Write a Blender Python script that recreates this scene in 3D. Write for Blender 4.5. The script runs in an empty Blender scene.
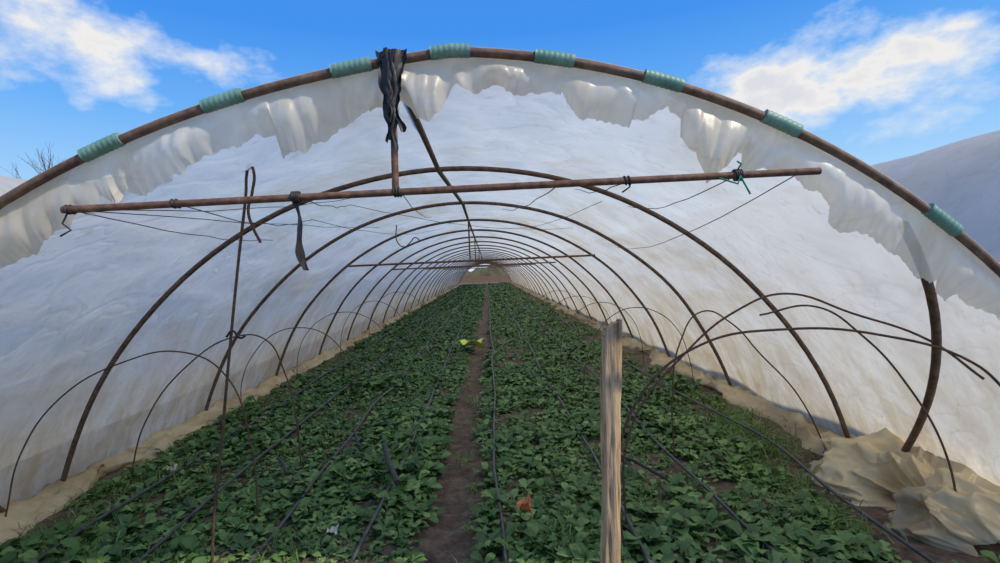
import bpy, math, random
import numpy as np
from mathutils import Vector, Matrix, noise
random.seed(7); rng=np.random.default_rng(7)
S=bpy.context.scene
try:
    S.view_settings.view_transform='Standard'
    S.view_settings.look='None'
except Exception: pass
COL=S.collection

# ------------------------------------------------------------ dimensions
CX=-0.25; R=3.205; ZC=-0.815; H=R+ZC
Y0=1.9; DY=1.93; NH=30; YEND=Y0+DY*(NH-1)
def half_w(z): return math.sqrt(max(R*R-(z-ZC)**2,0))
A0=math.asin(-ZC/R)      # foot angle above horizontal
def prof(t,r=R):          # t 0..1 right foot -> left foot
    a=A0+(math.pi-2*A0)*t
    return CX+r*math.cos(a), ZC+r*math.sin(a)
def settle(x,y,z):        # front bay has sunk a little on its left shoulder
    f=max(0,min(1,1-(y-Y0)/DY))
    if x>-.1 or z<=0: return z
    return z-.125*f*(1-math.exp(-(-x-.1)/.8))*min(1,z/1.2)

# ------------------------------------------------------------ material helpers
def newmat(name):
    m=bpy.data.materials.new(name); m.use_nodes=True
    nt=m.node_tree; nt.nodes.clear()
    out=nt.nodes.new('ShaderNodeOutputMaterial')
    return m,nt,out
def N(nt,t,**kw):
    n=nt.nodes.new(t)
    for k,v in kw.items():
        if k in n.inputs.keys(): n.inputs[k].default_value=v
        else: setattr(n,k,v)
    return n
def coords(nt,scale=(1,1,1),kind='Object',rot=(0,0,0)):
    tc=nt.nodes.new('ShaderNodeTexCoord'); mp=nt.nodes.new('ShaderNodeMapping')
    mp.inputs['Scale'].default_value=scale; mp.inputs['Rotation'].default_value=rot
    nt.links.new(tc.outputs[kind],mp.inputs['Vector']); return mp.outputs['Vector']
def ntex(nt,vec,scale,detail=6,rough=.6,dist=0):
    n=nt.nodes.new('ShaderNodeTexNoise'); n.inputs['Scale'].default_value=scale
    n.inputs['Detail'].default_value=detail; n.inputs['Roughness'].default_value=rough; n.inputs['Distortion'].default_value=dist
    nt.links.new(vec,n.inputs['Vector']); return n.outputs['Fac']
def ramp(nt,fac,stops):
    r=nt.nodes.new('ShaderNodeValToRGB'); e=r.color_ramp.elements
    while len(e)<len(stops): e.new(.5)
    for i,(p,c) in enumerate(stops):
        e[i].position=p; e[i].color=(*c,1) if len(c)==3 else c
    nt.links.new(fac,r.inputs['Fac']); return r.outputs['Color']
def bump(nt,h,strength=.4,dist=.02,chain=None):
    b=nt.nodes.new('ShaderNodeBump'); b.inputs['Strength'].default_value=strength
    b.inputs['Distance'].default_value=dist; nt.links.new(h,b.inputs['Height'])
    if chain: nt.links.new(chain,b.inputs['Normal'])
    return b.outputs['Normal']
def simple(name,stops,scale=20,rough=.7,metal=0,bs=.3,bd=.01,stretch=(1,1,1)):
    m,nt,out=newmat(name); v=coords(nt,stretch); f=ntex(nt,v,scale)
    p=nt.nodes.new('ShaderNodeBsdfPrincipled'); p.inputs['Roughness'].default_value=rough
    p.inputs['Metallic'].default_value=metal
    nt.links.new(ramp(nt,f,stops),p.inputs['Base Color'])
    nt.links.new(bump(nt,f,bs,bd),p.inputs['Normal']); nt.links.new(p.outputs[0],out.inputs[0]); return m

def film_mat(name,base,stain,trans=.55,clear=.08,stain_lo=.5,stain_hi=.75,wr=.5,streak=.6,gloss=.08,grime=0):
    m,nt,out=newmat(name)
    L=nt.links.new
    v=coords(nt); vs=coords(nt,(1,.5,1.0)); vd=coords(nt,(1.3,1.8,.6)); vr=coords(nt,(.8,1.5,1.8),rot=(.5,.2,.3))
    big=ntex(nt,vs,1.1,9,.62,.8); fine=ntex(nt,vd,2.4,7,.62,.3); cre=ntex(nt,vr,1.3,3,.45,.5)
    c1=ramp(nt,big,[(stain_lo,base),(stain_hi,stain)])
    c2=ramp(nt,fine,[(.3,(.74,.74,.72)),(.62,(1,1,1))])
    c3=ramp(nt,cre,[(.48,(1,1,1)),(.495,(.80,.80,.80)),(.508,(1,1,1))])
    mul=N(nt,'ShaderNodeMixRGB',blend_type='MULTIPLY',Fac=streak); L(c1,mul.inputs[1]); L(c2,mul.inputs[2])
    mu2=N(nt,'ShaderNodeMixRGB',blend_type='MULTIPLY',Fac=.45); L(mul.outputs[0],mu2.inputs[1]); L(c3,mu2.inputs[2])
    col=mu2.outputs[0]
    if grime:   # splashed soil low on the walls
        sx=nt.nodes.new('ShaderNodeSeparateXYZ'); L(v,sx.inputs[0])
        gm=nt.nodes.new('ShaderNodeMapRange'); gm.inputs['From Min'].default_value=0; gm.inputs['From Max'].default_value=1.7
        gm.inputs['To Min'].default_value=.95; gm.inputs['To Max'].default_value=.0; L(sx.outputs['Z'],gm.inputs['Value'])
        sp=ntex(nt,vd,2.2,9,.72,.3)
        spr=ramp(nt,sp,[(.40,(0,0,0)),(.62,(1,1,1))])
        mm=N(nt,'ShaderNodeMath',operation='MULTIPLY'); L(gm.outputs[0],mm.inputs[0]); L(spr,mm.inputs[1])
        mg=N(nt,'ShaderNodeMixRGB',blend_type='MIX'); L(mm.outputs[0],mg.inputs[0]); L(col,mg.inputs[1]); mg.inputs[2].default_value=(.54,.43,.25,1)
        col=mg.outputs[0]
        sk=ntex(nt,coords(nt,(1,1.6,1)),9,6,.8,.4)
        skr=ramp(nt,sk,[(.58,(0,0,0)),(.72,(.6,.6,.6))])
        mk=N(nt,'ShaderNodeMixRGB',blend_type='MIX'); L(skr,mk.inputs[0]); L(col,mk.inputs[1]); mk.inputs[2].default_value=(.42,.33,.20,1)
        col=mk.outputs[0]
    w=ntex(nt,v,2.0,4,.5,.5)
    nb=bump(nt,w,wr*.7,.10); nb=bump(nt,ramp(nt,cre,[(.46,(0,0,0)),(.495,(1,1,1)),(.53,(0,0,0))]),wr*.4,.02,nb)
    d=N(nt,'ShaderNodeBsdfDiffuse'); t=N(nt,'ShaderNodeBsdfTranslucent'); g=N(nt,'ShaderNodeBsdfGlossy',Roughness=.38)
    tr=N(nt,'ShaderNodeBsdfTransparent')
    for s in (d,t): L(col,s.inputs['Color'])
    for s in (d,t,g): L(nb,s.inputs['Normal'])
    m1=N(nt,'ShaderNodeMixShader',Fac=trans); L(d.outputs[0],m1.inputs[1]); L(t.outputs[0],m1.inputs[2])
    m2=N(nt,'ShaderNodeMixShader',Fac=gloss); L(m1.outputs[0],m2.inputs[1]); L(g.outputs[0],m2.inputs[2])
    m3=N(nt,'ShaderNodeMixShader',Fac=clear); L(m2.outputs[0],m3.inputs[1]); L(tr.outputs[0],m3.inputs[2])
    L(m3.outputs[0],out.inputs[0]); return m

M_film=film_mat('greenhouse_film',(.85,.86,.81),(.68,.60,.43),.64,.13,.48,.72,.5,.5,.05,1)
M_edge=film_mat('weathered_film_edge',(.98,.95,.86),(.80,.64,.38),.48,.18,.40,.60,.4,.5,.08)
M_skirt=film_mat('soiled_film_skirt',(.84,.68,.40),(.46,.33,.17),.30,.0,.42,.64,.6,.8,.07)
M_neigh=film_mat('neighbor_film',(.90,.89,.84),(.80,.76,.66),.55,.02,.45,.75,.10,.25,.04)
M_rust=simple('rusty_steel',[(.3,(.075,.040,.026)),(.55,(.19,.095,.058)),(.75,(.30,.18,.12))],30,.75,.1)
M_front=simple('front_pipe_steel',[(.3,(.09,.052,.034)),(.55,(.19,.115,.07)),(.75,(.29,.20,.14))],22,.7,.1)
M_dark=simple('weathered_hoop_steel',[(.3,(.055,.034,.024)),(.55,(.14,.082,.052)),(.8,(.24,.16,.11))],25,.7,.1)
M_wire=simple('rusty_wire',[(.3,(.05,.03,.022)),(.7,(.17,.095,.06))],40,.8,.1)
M_clip=simple('green_plastic',[(.3,(.12,.27,.20)),(.7,(.24,.41,.33))],15,.5)
M_black=simple('black_plastic',[(.3,(.014,.013,.013)),(.7,(.05,.044,.04))],25,.55)
M_drip=simple('drip_tube_plastic',[(.3,(.016,.017,.019)),(.7,(.085,.085,.09))],12,.4)
M_string=simple('baling_twine',[(.3,(.02,.16,.10)),(.7,(.04,.30,.2))],40,.8)
M_yellow=simple('yellow_plastic_scrap',[(.3,(.65,.75,.05)),(.7,(.85,.9,.2))],20,.5)
M_orange=simple('withered_leaf',[(.3,(.55,.14,.03)),(.7,(.85,.36,.12))],30,.6)
M_bark=simple('bare_bark',[(.3,(.06,.05,.04)),(.7,(.16,.13,.11))],8,.9)
M_fence=simple('weathered_boards',[(.3,(.16,.10,.06)),(.7,(.36,.24,.16))],3,.9,stretch=(6,1,1))
M_hedge=simple('hedge_foliage',[(.3,(.07,.07,.03)),(.7,(.20,.17,.09))],6,.95,bs=1,bd=.3)

m,nt,out=newmat('weathered_wood'); v=coords(nt,(30,30,2.2)); f=ntex(nt,v,1.6,9,.65); v2=coords(nt,(60,60,1.5)); f2=ntex(nt,v2,1.6,5,.6)
p=nt.nodes.new('ShaderNodeBsdfPrincipled'); p.inputs['Roughness'].default_value=.9
cA=ramp(nt,f,[(.3,(.20,.125,.065)),(.47,(.55,.37,.21)),(.62,(.75,.54,.33)),(.8,(.84,.66,.45))])
cB=ramp(nt,f2,[(.32,(.18,.14,.11)),(.40,(1,1,1))])
mx=N(nt,'ShaderNodeMixRGB',blend_type='MULTIPLY',Fac=.75); nt.links.new(cA,mx.inputs[1]); nt.links.new(cB,mx.inputs[2])
nt.links.new(mx.outputs[0],p.inputs['Base Color'])
nt.links.new(bump(nt,f2,.8,.015,bump(nt,f,.7,.015)),p.inputs['Normal']); nt.links.new(p.outputs[0],out.inputs[0]); M_wood=m

m,nt,out=newmat('soil'); v=coords(nt); a=ntex(nt,v,1.1,4); b=ntex(nt,v,14,9,.7); c=ntex(nt,v,70,4,.7)
p=nt.nodes.new('ShaderNodeBsdfPrincipled'); p.inputs['Roughness'].default_value=.95
c1=ramp(nt,b,[(.3,(.065,.043,.028)),(.5,(.18,.12,.082)),(.72,(.33,.24,.17))])
mx=N(nt,'ShaderNodeMixRGB',blend_type='MIX'); nt.links.new(ramp(nt,a,[(.5,(0,0,0)),(.75,(.45,.45,.45))]),mx.inputs[0])
nt.links.new(c1,mx.inputs[1]); mx.inputs[2].default_value=(.07,.08,.03,1)
nt.links.new(mx.outputs[0],p.inputs['Base Color'])
ad=N(nt,'ShaderNodeMath',operation='ADD'); nt.links.new(b,ad.inputs[0]); nt.links.new(c,ad.inputs[1])
nt.links.new(bump(nt,ad.outputs[0],1,.03),p.inputs['Normal']); nt.links.new(p.outputs[0],out.inputs[0]); M_soil=m

def leaf_mat(name,dark,mid,light,gloss=.45,tr=.2):
    m,nt,out=newmat(name); L=nt.links.new
    at=nt.nodes.new('ShaderNodeAttribute'); at.attribute_name='rnd'
    v=coords(nt); f=ntex(nt,v,25,3)
    ad=N(nt,'ShaderNodeMath',operation='MULTIPLY_ADD'); L(f,ad.inputs[0]); ad.inputs[1].default_value=.35; L(at.outputs['Fac'],ad.inputs[2])
    c=ramp(nt,ad.outputs[0],[(.1,dark),(.6,mid),(.97,light)])
    p=N(nt,'ShaderNodeBsdfPrincipled',Roughness=gloss); L(c,p.inputs['Base Color'])
    L(bump(nt,ntex(nt,v,90,2),.35,.01),p.inputs['Normal'])
    t=N(nt,'ShaderNodeBsdfTranslucent'); L(c,t.inputs['Color'])
    mx=N(nt,'ShaderNodeMixShader',Fac=tr); L(p.outputs[0],mx.inputs[1]); L(t.outputs[0],mx.inputs[2]); L(mx.outputs[0],out.inputs[0]); return m
M_leaf=leaf_mat('spinach_leaf',(.028,.076,.020),(.086,.185,.042),(.23,.36,.10),.48)
M_grass=leaf_mat('grass_blade',(.05,.12,.02),(.12,.24,.045),(.28,.38,.12),.6,.3)

# ------------------------------------------------------------ object helpers
def empty(name,loc=(0,0,0)):
    e=bpy.data.objects.new(name,None); e.location=loc; e.empty_display_size=.2; COL.objects.link(e); return e
def curve(name,splines,r,mat,parent=None,res=3,kind='POLY',cyclic=False):
    cu=bpy.data.curves.new(name,'CURVE'); cu.dimensions='3D'; cu.bevel_depth=r; cu.bevel_resolution=res
    cu.use_fill_caps=True; cu.resolution_u=8
    for sp in splines:
        pts,rad=(sp if isinstance(sp,tuple) else (sp,None))
        if kind=='POLY':
            s=cu.splines.new('POLY'); s.points.add(len(pts)-1)
            for i,q in enumerate(pts):
                s.points[i].co=(*q,1); s.points[i].radius=rad[i] if rad else 1
        else:
            s=cu.splines.new('BEZIER'); s.bezier_points.add(len(pts)-1)
            for i,q in enumerate(pts):
                bp=s.bezier_points[i]; bp.co=q; bp.handle_left_type=bp.handle_right_type='AUTO'; bp.radius=rad[i] if rad else 1
        s.use_smooth=True
    o=bpy.data.objects.new(name,cu); cu.materials.append(mat); COL.objects.link(o)
    if parent: o.parent=parent
    return o
def mesh(name,verts,faces,mat,parent=None,smooth=True):
    me=bpy.data.meshes.new(name); me.from_pydata([tuple(v) for v in verts],[],faces); me.materials.append(mat)
    if smooth: me.polygons.foreach_set('use_smooth',[True]*len(me.polygons))
    me.update(); o=bpy.data.objects.new(name,me); COL.objects.link(o)
    if parent: o.parent=parent
    return o
def grid(name,fn,nu,nv,mat,parent=None):
    vs=[fn(i/nu,j/nv) for i in range(nu+1) for j in range(nv+1)]
    fs=[(i*(nv+1)+j,(i+1)*(nv+1)+j,(i+1)*(nv+1)+j+1,i*(nv+1)+j+1) for i in range(nu) for j in range(nv)]
    return mesh(name,vs,fs,mat,parent)
def nz(x,y=0,z=0): return noise.noise(Vector((x,y,z)))

# ------------------------------------------------------------ polytunnel
PT=empty('polytunnel')
def hoop_pts(y,r=R-.02,n=56,amp=0):
    out=[]
    for i in range(n+1):
        x,z=prof(i/n,r); out.append((x+amp*nz(i*.15,y*3),y+amp*nz(i*.12,y*5,3),settle(x,y,z)))
    x,z=out[0][0],out[0][2]
    out.insert(0,(x+.03,y,-.1)); out.append((out[-1][0]-.03,y,-.1)); return out
curve('front_hoop',[hoop_pts(Y0,R,80)],.017,M_front,PT)
curve('inner_hoops',[hoop_pts(Y0+DY*i,R-.045,56,.03) for i in range(1,NH)],.019,M_dark,PT)
def leg(side):
    pts=[]
    for i in range(18):
        t=i/17; z=-.05+1.72*t; y=3.5-1.5*t**.95
        x=CX+side*(half_w(max(z,0))-.07+.02*math.sin(math.pi*t))
        pts.append((x,y,settle(x,y,z)))
    return pts
curve('front_legs',[leg(1),leg(-1)],.021,M_dark,PT)
rp=[(-.33,Y0,H-.02),(-.33,Y0+DY,H-.06),(-.24,Y0+2*DY,H-.06)]+[(-.25,Y0+DY*i,H-.06) for i in range(3,NH)]
curve('ridge_pipe',[rp],.018,M_dark,PT)

NB=12
def film(u,v):
    y=Y0+(YEND-Y0+.02)*u; ph=(y-Y0)/DY
    x,z=prof(v,R)
    a=v*8
    sag=-.045*math.sin(math.pi*(ph%1))**2 + .028*nz(x*1.2,y*.9,z*1.2)+.014*nz(x*3.4,y*2.2,z*3.4)
    cr=1-abs(nz(y*1.3+a*.8,a*2.2-y*.9,4))*6     # tension creases
    cr2=1-abs(nz(y*1.6-a*1.1,a*1.4+y*1.2,9))*9
    sag+=.013*max(0,cr)+.007*max(0,cr2)
    sag*=min(1,abs(y-Y0)/.3)
    k=1.0+(.02+sag)/R
    xx=CX+(x-CX)*k
    return (xx,y,settle(xx,y,ZC+(z-ZC)*k))
grid('film_cover',film,(NH-1)*NB,150,M_film,PT)

CLX=[-1.40,-.95,-.47,-.10,.29,.70,1.15,1.77]
CLA=sorted([math.acos((c-CX)/R) for c in CLX]+[A0-.2,.62,math.pi-.82,math.pi-.55,math.pi-A0+.2])
def sagc(a):
    for i in range(len(CLA)-1):
        if CLA[i]<=a<=CLA[i+1]:
            t=(a-CLA[i])/(CLA[i+1]-CLA[i]); return math.sin(math.pi*t)
    return 0
def edge_len(v):
    s=v*11
    x,z=prof(v); a=A0+(math.pi-2*A0)*v
    L=.105+.06*nz(s*.8,3.3)+.055*nz(s*2.3,9)+.02*sagc(a)
    q=(s*1.3+1.1*nz(s*1.1,5))%1; L+=.085*(q-.5)*(.6+1.4*nz(s*.7,8))
    q2=(s*4.1+2.2*nz(s*1.5,15))%1; L+=.030*(abs(q2-.5)*2-.5)*(1+1.5*nz(s*1.2,31))
    L+=.012*nz(s*30,1)+.006*nz(s*80,1)
    L+=.12*max(0,1-abs(x+.19)/.10)+.14*max(0,1-abs(x-.92)/.11)+.07*math.exp(-((x-1.5)/.4)**2)+.05*math.exp(-((x+1.5)/.4)**2)+.09*max(0,1-abs(x-1.78)/.16)+.06*max(0,1-abs(x+1.15)/.15)+.06*math.exp(-((x+.62)/.16)**2)
    return max(.03,L)
def edge(v,w):
    x,z=prof(v); a=A0+(math.pi-2*A0)*v
    L=edge_len(v); zz=settle(x,Y0,z)
    if w<.15:
        t=w/.15; ang=math.pi*(.0+.9*t)
        rr=.021; dr=rr*math.cos(ang); dy=rr*math.sin(ang)
        return (x+math.cos(a)*dr,Y0+dy,zz+math.sin(a)*dr)
    t=(w-.15)/.85
    sc=sagc(a)
    rad=.5-.25*abs(math.cos(a))
    dr=-.02-L*t*rad
    m1=.45+.9*abs(nz(v*9,2.2))*2           # some stretches lie flat, others bunch
    sl=.010*t*nz(v*14,6)*2
    p1=nz((v+sl)*52,.5*t,1); p2=abs(nz((v+sl)*110,.5*t,5)); p3=nz(v*260,.8*t,7)
    wav=(.055*p1+.045*(p2-.2)+.012*p3)*m1*t**.75 + .045*sc*math.sin(math.pi*t)
    lift=.02*max(0,t-.8)*5*nz(v*90,3)
    return (x+math.cos(a)*dr+.03*nz(v*50,t,8)*t,Y0+.022-wav+.03*t,zz+math.sin(a)*dr-L*t*(1-rad)+lift)
grid('film_front_edge',edge,1500,20,M_edge,PT)

for i,xc in enumerate(CLX):
    ac=math.acos((xc-CX)/R); pts=[];rad=[]
    n=30; half=.075/R
    for j in range(n+1):
        aa=ac-half+2*half*j/n; px=CX+(R+.004)*math.cos(aa); pts.append((px,Y0-.002,settle(px,Y0,ZC+(R+.004)*math.sin(aa))))
        rad.append(1.0 if (j//2)%2 else .94)
    curve('film_clip_%d'%(i+1),[(pts,rad)],.026,M_clip,PT,4)

def skirt(side):
    def f(u,w):
        y=1.95+(YEND-1.95)*u**1.6
        n1=nz(y*1.1,side*5,w*2); n2=nz(y*3.5,w*4,side); n3=nz(y*9,w*7,side*2)
        wd=.25*(1+.6*n1+.6*nz(y*2.7,3,side))
        xo=3.10-wd*w
        z=.06*(1-w)+.06*math.sin(math.pi*min(1,w*1.05))*(1+1.0*n2)+.04*n3*(1 if w>.05 else 0)+.015*nz(y*20,w*9)
        z=max(z,-.02) if w<.95 else -.03
        return (CX+side*(xo+.03*n2+.02*n3),y,z)
    return f
grid('skirt_left',skirt(-1),560,16,M_skirt,PT)
grid('skirt_right',skirt(1),560,16,M_skirt,PT)

def heap(u,w):
    y=2.42+1.56*u; env=(max(0,math.sin(math.pi*min(1,u*.98+.02)))**.42)*(1.15-.48*u)
    a=math.pi*w
    n1=nz(y*1.9,w*2.0,4)
    def ridge(p,q,s): return (1-abs(nz(p,q,s))*5)
    f1=ridge(y*2.0+w*2.4,w*2.8-y*1.0,2); f2=ridge(y*5-w*4,w*6+y*2.2,7); n3=nz(y*14,w*15,1); f3=ridge(y*9+w*5,w*8-y*3,17)
    r=1+.34*n1+.20*max(-1,f1)+.13*max(-1,f2)+.06*max(-1,f3)+.05*n3
    rx=.46*env*r+.02; rz=.30*env*r+.01
    return (2.66+.12*u-rx*math.cos(a),y+.05*f1,max(rz*math.sin(a)-.02,-.03))
grid('bunched_film_heap',heap,260,150,M_skirt,PT)

# ------------------------------------------------------------ cross bars & hardware
def ropewrap(c,axis='x',r=.02,n=4):
    pts=[]
    for i in range(n*10+1):
        a=2*math.pi*i/10; o=(i/(n*10)-.5)*.03
        pts.append((c[0]+o,c[1]+r*math.cos(a),c[2]+r*math.sin(a)))
    return pts
CB=empty('cross_bar')
BY=1.87
curve('bar_pipe',[[(-1.535,BY,1.85),(-.3,BY,1.865),(1.275,BY,1.88)]],.0135,M_rust,CB)
curve('hanger_pipe',[[(-.32,1.90,2.37),(-.325,BY,1.865)]],.0135,M_rust,CB)
curve('bar_ties',[ropewrap((-1.13,BY,1.856),r=.0155,n=2),ropewrap((-.69,BY,1.861),n=5),ropewrap((.54,BY,1.873),r=.0155,n=2),ropewrap((.96,BY,1.877)),ropewrap((-1.51,BY,1.85),r=.0155,n=2),ropewrap((-.32,BY,1.865),n=3,r=.0165),
  [(-1.51,BY,1.855),(-1.54,BY,1.80),(-1.51,BY,1.775),(-1.55,BY,1.755)],
  [(.54,BY,1.88),(.55,BY,1.85),(.52,BY,1.83)]],.0035,M_black,CB)
curve('green_twine',[ropewrap((.96,BY,1.878),r=.017,n=3),[(.96,BY,1.895),(.965,BY-.02,1.915),(.95,BY-.02,1.925)],[(.96,BY-.02,1.87),(.98,BY-.03,1.82),(.99,BY-.03,1.80)],[(.96,BY-.02,1.87),(.945,BY-.03,1.84),(.88,BY-.02,1.865)]],.0035,M_string,CB)
def strap(u,w):
    z=1.86-.27*u; x=-.70+.02*math.sin(u*5)+.055*u**2+(w-.5)*(.022+.02*nz(u*4,2))
    return (x,BY-.02+.02*math.sin(u*7+w*2),z)
grid('hanging_strap',strap,24,3,M_black,CB)
for i,(hi,xa,xb,z) in enumerate([(3,-2.14,1.72,1.72),(5,-2.2,1.6,1.68),(8,-2.2,1.7,1.7),(12,-2.2,1.7,1.7)]):
    y=Y0+DY*hi
    o=empty('cross_bar')
    w=half_w(z)-.04
    curve('bar_pipe',[[(max(xa,CX-w),y-.03,z),(min(xb,CX+w),y-.03,z)]],.016,M_rust,o)
    curve('hanger_pipe',[[(-.25,y-.03,z),(-.25,y-.03,H-.05)]],.012,M_rust,o)

RG=empty('torn_black_rag')
def rag(k):
    x0=-.35+.018*k; L=[.34,.28,.38,.24,.31][k]
    def f(u,w):
        x=x0+.035*nz(u*4,k*3.1)*u+(w-.5)*(.045*(1-.6*u)+.014*nz(u*9,k,3))-(x0+.315)*.5*min(u*2,1)*(1-.3*u)
        y=1.862+.02*nz(u*5+k,w*3)+.012*math.sin(w*6+k)-.03*u
        return (x,y,2.385-L*u+.012*nz(w*5,k))
    return f
for k in range(5): grid('rag_strip_%d'%(k+1),rag(k),22,4,M_black,RG)
def ring(zc,r,th):
    return [(-.325+r*math.cos(a)*1.15,1.90+r*math.sin(a),zc+.012*math.sin(3*a)) for a in [2*math.pi*i/16 for i in range(17)]]
curve('rag_knots',[ring(2.36,.040,0),ring(2.32,.032,0),ring(2.29,.034,0)],.011,M_black,RG)

RD=empty('bent_hook_rod')
curve('rod',[[(-1.55,2.7,-.1),(-1.55,2.7,.06),(-1.455,2.7,.76),(-1.377,2.7,1.3),(-1.31,2.7,1.73),(-1.26,2.7,2.03),(-1.25,2.7,2.13),(-1.225,2.68,2.17),(-1.195,2.66,2.13),(-1.21,2.66,2.02),(-1.235,2.66,1.93),(-1.215,2.66,1.84),(-1.18,2.66,1.76)]],.0075,M_wire,RD,kind='BEZIER')
curve('rod_tie',[[(-1.40,2.69,1.27),(-1.36,2.68,1.30),(-1.33,2.69,1.26),(-1.30,2.69,1.27)]],.006,M_black,RD,kind='BEZIER')

def wh(pts,r=.0065):
    return curve('low_tunnel_wire_hoop',[pts],r,M_wire,None,kind='BEZIER')
wh([(.68,2.63,-.08),(.65,2.63,.476),(.774,2.63,.84),(1.10,2.6,1.115),(1.53,2.55,1.186),(1.95,2.45,1.15),(2.28,2.3,1.02),(2.40,2.22,.85)])
wh([(.75,2.9,-.08),(.80,2.9,.59),(1.16,2.9,1.04),(1.46,2.9,1.26),(1.756,2.9,1.345),(2.08,2.8,1.22),(2.25,2.5,1.10),(2.33,2.3,.94)])
wh([(1.42,3.9,-.08),(1.42,3.9,.5),(1.50,3.9,.93),(1.68,3.9,1.16),(1.92,3.9,1.05),(2.12,3.9,.82),(2.4,3.85,.47),(2.62,3.8,-.06)],.006)
wh([(1.62,2.95,1.22),(1.93,2.9,1.26),(2.17,2.85,1.08),(2.38,2.8,.80),(2.50,2.7,.45),(2.50,2.6,-.02)],.006)
wh([(-3.2,3.3,.1),(-3.08,3.3,.5),(-2.80,3.3,.86),(-2.39,3.3,1.07),(-2.02,3.3,1.12),(-1.76,3.3,.98),(-1.6,3.3,.5),(-1.58,3.3,-.06)],.005)
wh([(-3.05,4.2,-.06),(-2.89,4.2,.43),(-2.53,4.2,.874),(-2.1,4.2,1.107),(-1.87,4.2,1.07),(-1.73,4.2,.8),(-1.65,4.2,.4),(-1.63,4.2,-.06)],.006)
for i,y in enumerate([5.9,7.8,9.8,12.5]):
    for s,c in ((-1,-2.25),(1,1.75)):
        a=.72+.06*random.uniform(-1,1); hh=1.1+.08*random.uniform(-1,1); 
        wh([(c+a*math.cos(math.pi*k/8)*(-1),y+.04*random.uniform(-1,1),-.05+hh*math.sin(math.pi*k/8)**.8) for k in range(9)],.005)

WR=empty('overhead_wires')
def st(a,b,sag=.04,n=10):
    a=Vector(a);b=Vector(b)
    return [tuple(a.lerp(b,i/n)+Vector((.008*nz(i*.8,a.x),.0,-sag*4*(i/n)*(1-i/n)+.012*nz(i*.9,a.y,b.x)))) for i in range(n+1)]
curve('wires',[st((-1.5,BY,1.85),(-.9,3.8,2.16)),st((-1.5,BY,1.85),(-1.6,3.8,1.86)),st((-1.5,BY,1.85),(-1.2,5.7,2.1),.02),st((-1.13,BY,1.86),(-1.3,3.8,2.0),.06),
 st((-.7,BY,1.87),(-1.0,3.8,2.1),.03),st((.55,BY,1.88),(.7,3.8,2.15)),st((.96,BY,1.88),(1.1,3.8,2.0),.06),st((.3,BY,1.88),(.2,5.7,2.25),.05),
 st((-.32,BY,1.88),(-.6,5.7,2.2),.05),st((1.2,BY,1.88),(1.5,5.7,1.75),.1),st((-1.0,3.8,2.1),(1.0,5.7,2.0),.08),st((.9,3.8,2.05),(.3,7.6,2.2),.08),st((-1.3,3.8,2.0),(-.8,7.6,2.2),.08)],.0022,M_wire,WR,1)
curve('wire_hook',[[(-1.0,5.7,2.12),(-1.0,5.7,1.93),(-.93,5.7,1.87),(-.85,5.7,1.92),(-.80,5.7,1.97),(-.74,5.7,1.93)]],.006,M_wire,WR,kind='BEZIER')

# ------------------------------------------------------------ wooden post
def post(u,w):
    z=-.15+1.44*u; a=2*math.pi*w
    c,s=math.cos(a),math.sin(a); q=1/max(abs(c),abs(s))**.6
    r=(.039+.006*nz(u*3,1)+.004*nz(u*14,c*2,s*2)+.009*nz(c*3,s*3,u*1.2)+.003*(1-u))*q
    zz=z+(.025*c+.02*nz(c*4,s*4,7) if u>.97 else 0)
    return (.475+.090*u+.010*math.sin(u*5)+r*c, 2.25+.01*math.sin(u*3)+r*s, zz)
p=grid('wooden_post',post,90,40,M_wood)
me=p.data
import bmesh
bm=bmesh.new(); bm.from_mesh(me); bmesh.ops.remove_doubles(bm,verts=bm.verts,dist=1e-5)
be=[e for e in bm.edges if e.is_boundary]; bmesh.ops.holes_fill(bm,edges=be,sides=0); bm.to_mesh(me); bm.free()

# ------------------------------------------------------------ ground
def PX(y): return -.31+.0*y+.32*(1-math.exp(-max(0,y-3)/22))+.02*math.sin(y*.8)
xs=sorted(set([-60,-40,-20,-10,-6]+[round(-3.6+.06*i,3) for i in range(115)]+[4,6,10,20,40,60]))
ys=sorted(set([-10,-4,0]+[round(1+.06*i,3) for i in range(120)]+[round(8.3+.3*i,2) for i in range(60)]+[30,40,60,90,140]))
def gz(x,y):
    z=.018*nz(x*2.3,y*2.3)+.014*nz(x*7,y*7)+.009*nz(x*16,y*16)
    z-=.035*math.exp(-((x-PX(y))/.16)**2)
    return z if -3.6<x<3.4 else -.01
vs=[(x,y,gz(x,y)) for x in xs for y in ys]; ny=len(ys)
fs=[(i*ny+j,(i+1)*ny+j,(i+1)*ny+j+1,i*ny+j+1) for i in range(len(xs)-1) for j in range(ny-1)]
mesh('ground',vs,fs,M_soil)

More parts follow.
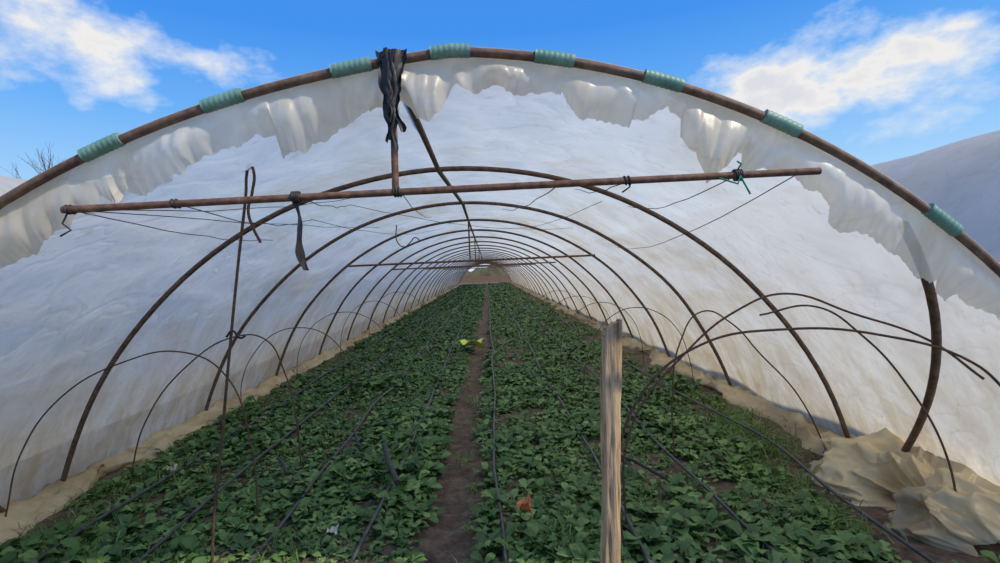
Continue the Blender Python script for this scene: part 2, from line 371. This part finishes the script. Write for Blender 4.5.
# ------------------------------------------------------------ foliage mesh builder
def build_leaves(name,base,az,L,W,rise,mat,rnd,along,wprof,curl=.25,across=3,twist=None):
    n=len(L); K=len(along)
    al=np.array(along); wp=np.array(wprof)
    ct,stt=np.cos(az),np.sin(az)
    th0=rise[:,None]; th=th0-(1.15*al[None,:]**1.3)*(.6+.8*rnd[:,None])
    dr=np.diff(al,prepend=0)[None,:]*L[:,None]
    rr=np.cumsum(dr*np.cos(th),1); zz=np.cumsum(dr*np.sin(th),1)
    half=W[:,None]*wp[None,:]*.5
    V=np.zeros((n,K,across,3))
    for a in range(across):
        s=(a/(across-1))*2-1
        off=s*half; up=np.abs(s)*half*curl + (0 if a==1 else 1)*half*.3*np.sin(al[None,:]*9+az[:,None]*7+s)
        V[:,:,a,0]=base[:,0,None]+rr*ct[:,None]-off*stt[:,None]
        V[:,:,a,1]=base[:,1,None]+rr*stt[:,None]+off*ct[:,None]
        V[:,:,a,2]=base[:,2,None]+zz+up
    V[...,2]=np.maximum(V[...,2],.004)
    vid=np.arange(n*K*across).reshape(n,K,across)
    q=np.stack([vid[:,:-1,:-1],vid[:,1:,:-1],vid[:,1:,1:],vid[:,:-1,1:]],-1).reshape(-1,4)
    return V.reshape(-1,3),q,np.repeat(rnd,(K-1)*(across-1))
def to_obj(name,parts,mat):
    off=0;Vs=[];Qs=[];Rs=[]
    for V,q,r in parts: Vs.append(V);Qs.append(q+off);Rs.append(r);off+=len(V)
    V=np.concatenate(Vs);Q=np.concatenate(Qs);Rn=np.concatenate(Rs)
    me=bpy.data.meshes.new(name); me.vertices.add(len(V)); me.vertices.foreach_set('co',V.ravel().astype(np.float32))
    me.loops.add(Q.size); me.loops.foreach_set('vertex_index',Q.ravel().astype(np.int32))
    me.polygons.add(len(Q)); me.polygons.foreach_set('loop_start',np.arange(0,Q.size,4,dtype=np.int32))
    me.polygons.foreach_set('use_smooth',np.ones(len(Q),dtype=bool))
    me.update(calc_edges=True)
    at=me.attributes.new('rnd','FLOAT','FACE'); at.data.foreach_set('value',Rn.astype(np.float32))
    me.materials.append(mat); o=bpy.data.objects.new(name,me); COL.objects.link(o); return o

DR=[-2.55,-1.98,-1.35,-.76,0.02,.74,1.40,2.08]
def dripx(d,y):
    x=d+.06*nz(y*.35,d*3)+.02*nz(y*1.2,d)
    if d==2.08: x+=.16*math.exp(-((y-4)/1.2)**2)
    return x
def plants(y0,y1,dx,dyy):
    P=[]
    y=y0
    while y<y1:
        x=-3.0
        while x<2.5:
            px=x+random.gauss(0,dx*.2); py=y+random.gauss(0,dyy*.35)
            ok=True
            pc=PX(py)
            if abs(px-pc)<.185+.09*nz(py*2.2,px*.5+3): ok=False
            dmin=min(abs(px-dripx(d,py)) for d in DR)
            if dmin<.045 and random.random()<.5+.6*nz(px*2,py*.5,4): ok=False
            dens=.5+nz(px*1.3,py*1.3,5)
            if dens<.20 and random.random()<.55: ok=False
            if px>2.0 and random.random()<.62+.5*nz(px,py*.8,9): ok=False
            if px<-2.7 and random.random()<.5: ok=False
            if random.random()<.03: ok=False
            if abs(px-.49)<.13 and abs(py-2.25)<.13: ok=False
            if 2.3<py<4.0 and px>2.1: ok=False
            if ok: P.append((px,py,0))
            x+=dx
        y+=dyy
    return np.array(P)
parts=[]
def addp(P,nl,smin,smax,along,wp,rise=(.45,1.3),spread=.02):
    n=len(P); sc=rng.uniform(.65,1.3,n)*np.array([.90+.7*(nz(p[0]*.9,p[1]*.9,2)+.15) for p in P])
    base=np.repeat(P,nl,0).astype(float); m=len(base); sc=np.repeat(sc,nl)
    base[:,:2]+=rng.normal(0,spread,(m,2)); 
    az=rng.uniform(0,2*np.pi,m); L=rng.uniform(smin,smax,m)*sc; W=L*rng.uniform(.36,.58,m)
    rs=rng.uniform(*rise,m); prnd=np.repeat(rng.uniform(0,.4,n),nl); rnd=np.clip(prnd+rng.uniform(0,.55,m),0,1)
    parts.append(build_leaves('x',base,az,L,W,rs,M_leaf,rnd,along,wp))
addp(plants(2.1,7,.092,.086),12,.06,.122,[0,.28,.45,.68,.88,1.0],[.10,.14,.75,1.0,.66,.06],spread=.02)
addp(plants(7,15,.11,.11),10,.07,.13,[0,.35,.7,1.0],[.12,.7,1.0,.1])
addp(plants(15,30,.15,.16),8,.10,.16,[0,.5,1.0],[.2,1.1,.15])
addp(plants(30,YEND,.19,.26),7,.13,.21,[0,.5,1.0],[.2,1.2,.2])
SC=to_obj('spinach_crop',parts,M_leaf)

gp=[]
def tuft(cx,cy,r,n,h):
    base=np.zeros((n,3)); base[:,0]=cx+rng.normal(0,r,n); base[:,1]=cy+rng.normal(0,r*1.3,n)
    gp.append(build_leaves('g',base,rng.uniform(0,6.28,n),rng.uniform(.5,1.2,n)*h,rng.uniform(.004,.009,n),rng.uniform(.9,1.5,n),M_grass,rng.uniform(0,1,n),[0,.4,.75,1],[1,.9,.6,.05],.2))
for (x,y,r,n,h) in [(2.15,4.1,.16,900,.17),(2.3,4.7,.16,500,.13),(1.95,3.4,.10,300,.13),(1.95,2.85,.10,300,.12),(.35,2.75,.08,250,.12),(.42,3.0,.07,160,.1),(1.5,2.7,.15,200,.10),(-2.75,3.2,.16,500,.13),(-2.5,2.8,.18,500,.13),(-2.0,2.75,.15,300,.12),(-2.9,3.9,.12,300,.12),(-2.9,5,.12,200,.12),(-1.2,2.75,.12,160,.12),(2.3,5.6,.12,250,.12)]: tuft(x,y,r,n,h)
for i in range(90):
    s=random.choice([-1,1]); y=random.uniform(2.4,26); x=(-3.0 if s<0 else 2.45)+random.gauss(0,.15)
    if s>0 and y<4.1: continue
    tuft(x,y,.05,40,.11)
for i in range(200):
    tuft(random.uniform(-2.7,2.0),random.uniform(2.5,9),.03,16,.14)
for i in range(90):
    y=random.uniform(2.5,20); tuft(PX(y)+random.choice([-1,1])*random.uniform(.1,.2),y,.025,14,.07)
GW=to_obj('grass_weeds',gp,M_grass); GW.parent=SC

# ------------------------------------------------------------ drip irrigation
sp=[]
for d in DR:
    y=2.0; pts=[]
    while y<YEND:
        z=.05+.03*nz(y*.9,d*5)+(.09*max(0,nz(y*.45,d*2.7))if y<15 else 0)
        pts.append((dripx(d,y),y,z)); y+=.2 if y<15 else 1
    sp.append(pts)
curve('drip_irrigation_tubes',sp,.011,M_drip)
PO=[((-.92,4.15,.15),(-.80,3.75,.14),(-.68,3.42,.13)),((-1.32,4.7,.13),(-1.25,4.5,.15),(-1.16,4.25,.12)),((-1.75,4.05,.12),(-1.66,3.9,.14),(-1.55,3.72,.12))]
for k,q in enumerate(PO): curve('pipe_offcut',[list(q)],.022 if k==0 else .012,M_black)
curve('bent_tube_piece',[[(.93,3.7,.13),(1.0,3.55,.14),(1.14,3.3,.11)]],.012,M_black)

def scrap(name,c,s,mat,k):
    def f(u,w): return (c[0]+(u-.5)*s[0]*(1+.6*nz(w*3,k)),c[1]+(w-.5)*s[1]*(1+.7*nz(u*3,k,2)),c[2]+s[2]*nz(u*2.5,w*2.5,k)+s[2]*.8*math.sin(w*5+u*3))
    return grid(name,f,10,10,mat)
scrap('yellow_plastic_scrap',(-.33,9.6,.19),(.36,.5,.10),M_yellow,1)
scrap('withered_orange_leaf',(.16,2.95,.15),(.08,.13,.05),M_orange,5)
scrap('pale_paper_scrap',(-.95,2.85,.12),(.05,.06,.02),M_edge,9)
scrap('pale_flower_scrap',(-2.5,3.9,.14),(.05,.06,.02),M_edge,11)

# ------------------------------------------------------------ neighbouring tunnels
for cx,r2,z2 in ((CX+6.9,3.35,-.36),(CX-6.55,3.2,-.05)):
    o=empty('neighboring_polytunnel')
    def nf(u,w,cx=cx,r2=r2,z2=z2):
        y=-3+64*u; a=.1+(math.pi-.2)*w; k=r2-.03*math.sin(math.pi*((y/1.93)%1))**2+.012*nz(y,a*4)
        return (cx+k*math.cos(a),y,max(z2+k*math.sin(a),-.05))
    grid('film_cover',nf,400,48,M_neigh,o)
    hp=[]
    for i in range(33):
        y=-3+1.93*i
        hp.append([(cx+(r2-.08)*math.cos(a),y,z2+(r2-.08)*math.sin(a)) for a in [.11+(math.pi-.22)*j/40 for j in range(41)]])
    curve('hoops',hp,.016,M_dark,o)

# ------------------------------------------------------------ bare trees
def tree(x,y,h,seed):
    rd=random.Random(seed); sp=[]
    def br(p,d,L,r,lev):
        pts=[p];rad=[r]; q=Vector(p); dd=Vector(d)
        for i in range(5):
            dd=(dd+Vector((rd.gauss(0,.12),rd.gauss(0,.12),.05))).normalized(); q=q+dd*L/5; pts.append(tuple(q)); rad.append(r*(1-.08*(i+1)))
        sp.append((pts,rad))
        if lev<5:
            for k in range(rd.choice([2,3,3])):
                i=rd.choice([3,4,5]) if lev else rd.choice([2,4,5])
                nd=(dd+Vector((rd.gauss(0,.55),rd.gauss(0,.55),rd.gauss(.3,.3)))).normalized()
                br(pts[i],nd,L*rd.uniform(.6,.8),rad[i]*.86,lev+1)
    br((x,y,-.1),(0,0,1),h*.36,1,0)
    zm=max(q[2] for s_ in sp for q in s_[0]); k=h/zm
    sp=[([(x+(a-x)*k,y+(b-y)*k,c*k) for a,b,c in P_],R_) for P_,R_ in sp]
    return curve('bare_tree',sp,.14,M_bark,None,1)
tree(-25.6,30,10.6,3); tree(-27.8,31,10.6,5); tree(-30.6,36,12.2,8)

FE=empty('board_fence')
for i in range(24):
    x=-3.6+.3*i; h=.85+.1*nz(i*.9)
    v=[(x,66,-.05),(x+.27,66,-.05),(x+.27,66.04,-.05),(x,66.04,-.05),(x,66,h),(x+.27,66,h),(x+.27,66.04,h),(x,66.04,h)]
    mesh('board_%d'%(i+1),v,[(0,1,5,4),(1,2,6,5),(2,3,7,6),(3,0,4,7),(4,5,6,7)],M_fence,FE,False)
def hedge(u,w):
    x=-60+120*u; a=math.pi*w; n=1+.5*nz(x*.25,w*3)+.3*nz(x*.9,w*6)
    return (x,85-3*math.cos(a)*n,1.7*math.sin(a)*n-.1)
grid('hedgerow',hedge,300,16,M_hedge)

# ------------------------------------------------------------ world
W=bpy.data.worlds.new('sky'); S.world=W; W.use_nodes=True; nt=W.node_tree; nt.nodes.clear(); L=nt.links.new
out=nt.nodes.new('ShaderNodeOutputWorld'); bg=nt.nodes.new('ShaderNodeBackground')
tc=nt.nodes.new('ShaderNodeTexCoord'); sep=nt.nodes.new('ShaderNodeSeparateXYZ'); L(tc.outputs['Generated'],sep.inputs[0])
sky=ramp(nt,sep.outputs['Z'],[(0,(.62,.76,.90)),(.12,(.40,.66,.93)),(.28,(.15,.43,.90)),(.42,(.055,.28,.82)),(1,(.04,.18,.6))])
vec=tc.outputs['Generated']
mp=nt.nodes.new('ShaderNodeMapping'); mp.inputs['Scale'].default_value=(1,1,1.7); L(vec,mp.inputs['Vector'])
nn=ntex(nt,mp.outputs['Vector'],7.5,10,.58)
mask=None
for c,rad,wt in [((.59,.753,.272),.14,1.15),((.54,.79,.26),.12,1.1),((.67,.69,.31),.04,.9),((.46,.84,.295),.08,.95),((-.62,.70,.36),.13,.80),((-.54,.785,.30),.07,.85),((-.45,.82,.355),.07,.65),((-.60,.68,.40),.10,.70),((.8,-.4,.35),.4,.7),((-.5,-.7,.5),.4,.7)]:
    s=N(nt,'ShaderNodeVectorMath',operation='SUBTRACT'); L(vec,s.inputs[0]); s.inputs[1].default_value=c
    m2=N(nt,'ShaderNodeVectorMath',operation='MULTIPLY'); L(s.outputs[0],m2.inputs[0]); m2.inputs[1].default_value=(.8,.8,1.6)
    ln=N(nt,'ShaderNodeVectorMath',operation='LENGTH'); L(m2.outputs[0],ln.inputs[0])
    mr=nt.nodes.new('ShaderNodeMapRange'); mr.inputs['From Min'].default_value=0; mr.inputs['From Max'].default_value=rad*1.6
    mr.inputs['To Min'].default_value=wt; mr.inputs['To Max'].default_value=-.15; L(ln.outputs['Value'],mr.inputs['Value'])
    if mask is None: mask=mr.outputs[0]
    else:
        mx=N(nt,'ShaderNodeMath',operation='MAXIMUM'); L(mask,mx.inputs[0]); L(mr.outputs[0],mx.inputs[1]); mask=mx.outputs[0]
nm=N(nt,'ShaderNodeMath',operation='MULTIPLY_ADD'); L(nn,nm.inputs[0]); nm.inputs[1].default_value=2.4; nm.inputs[2].default_value=-1.35
sm=N(nt,'ShaderNodeMath',operation='ADD'); L(nm.outputs[0],sm.inputs[0]); L(mask,sm.inputs[1])
cf=ramp(nt,sm.outputs[0],[(.15,(0,0,0)),(.75,(1,1,1))])
cc=ramp(nt,sm.outputs[0],[(.2,(.66,.77,.90)),(.7,(.86,.84,.81)),(1,(.68,.70,.76))])
mix=nt.nodes.new('ShaderNodeMixRGB'); L(cf,mix.inputs[0]); L(sky,mix.inputs[1]); L(cc,mix.inputs[2])
L(mix.outputs[0],bg.inputs['Color']); bg.inputs['Strength'].default_value=1.05; L(bg.outputs[0],out.inputs[0])

sd=bpy.data.lights.new('sun','SUN'); sd.energy=3.5; sd.angle=.02; sd.color=(1,.87,.68)
so=bpy.data.objects.new('sun',sd); COL.objects.link(so)
dirv=Vector((-.60,.31,-.76)).normalized(); so.rotation_euler=dirv.to_track_quat('-Z','Y').to_euler(); so.location=(10,-5,8)

# ------------------------------------------------------------ camera
cd=bpy.data.cameras.new('camera'); cam=bpy.data.objects.new('camera',cd); COL.objects.link(cam)
cd.sensor_width=36; cd.lens=18; cd.clip_start=.05; cd.clip_end=500
r=math.radians(2.6)
Rv=Vector((math.cos(r),0,-math.sin(r))); Uv=Vector((math.sin(r),0,math.cos(r)))
F=(Vector((0,1,0))+.026*Rv-.022*Uv).normalized()
Rv=(Rv-F*Rv.dot(F)).normalized(); Uv=Rv.cross(F)
cam.matrix_world=Matrix(((Rv.x,Uv.x,-F.x,0),(Rv.y,Uv.y,-F.y,0),(Rv.z,Uv.z,-F.z,1.56),(0,0,0,1)))
S.camera=cam
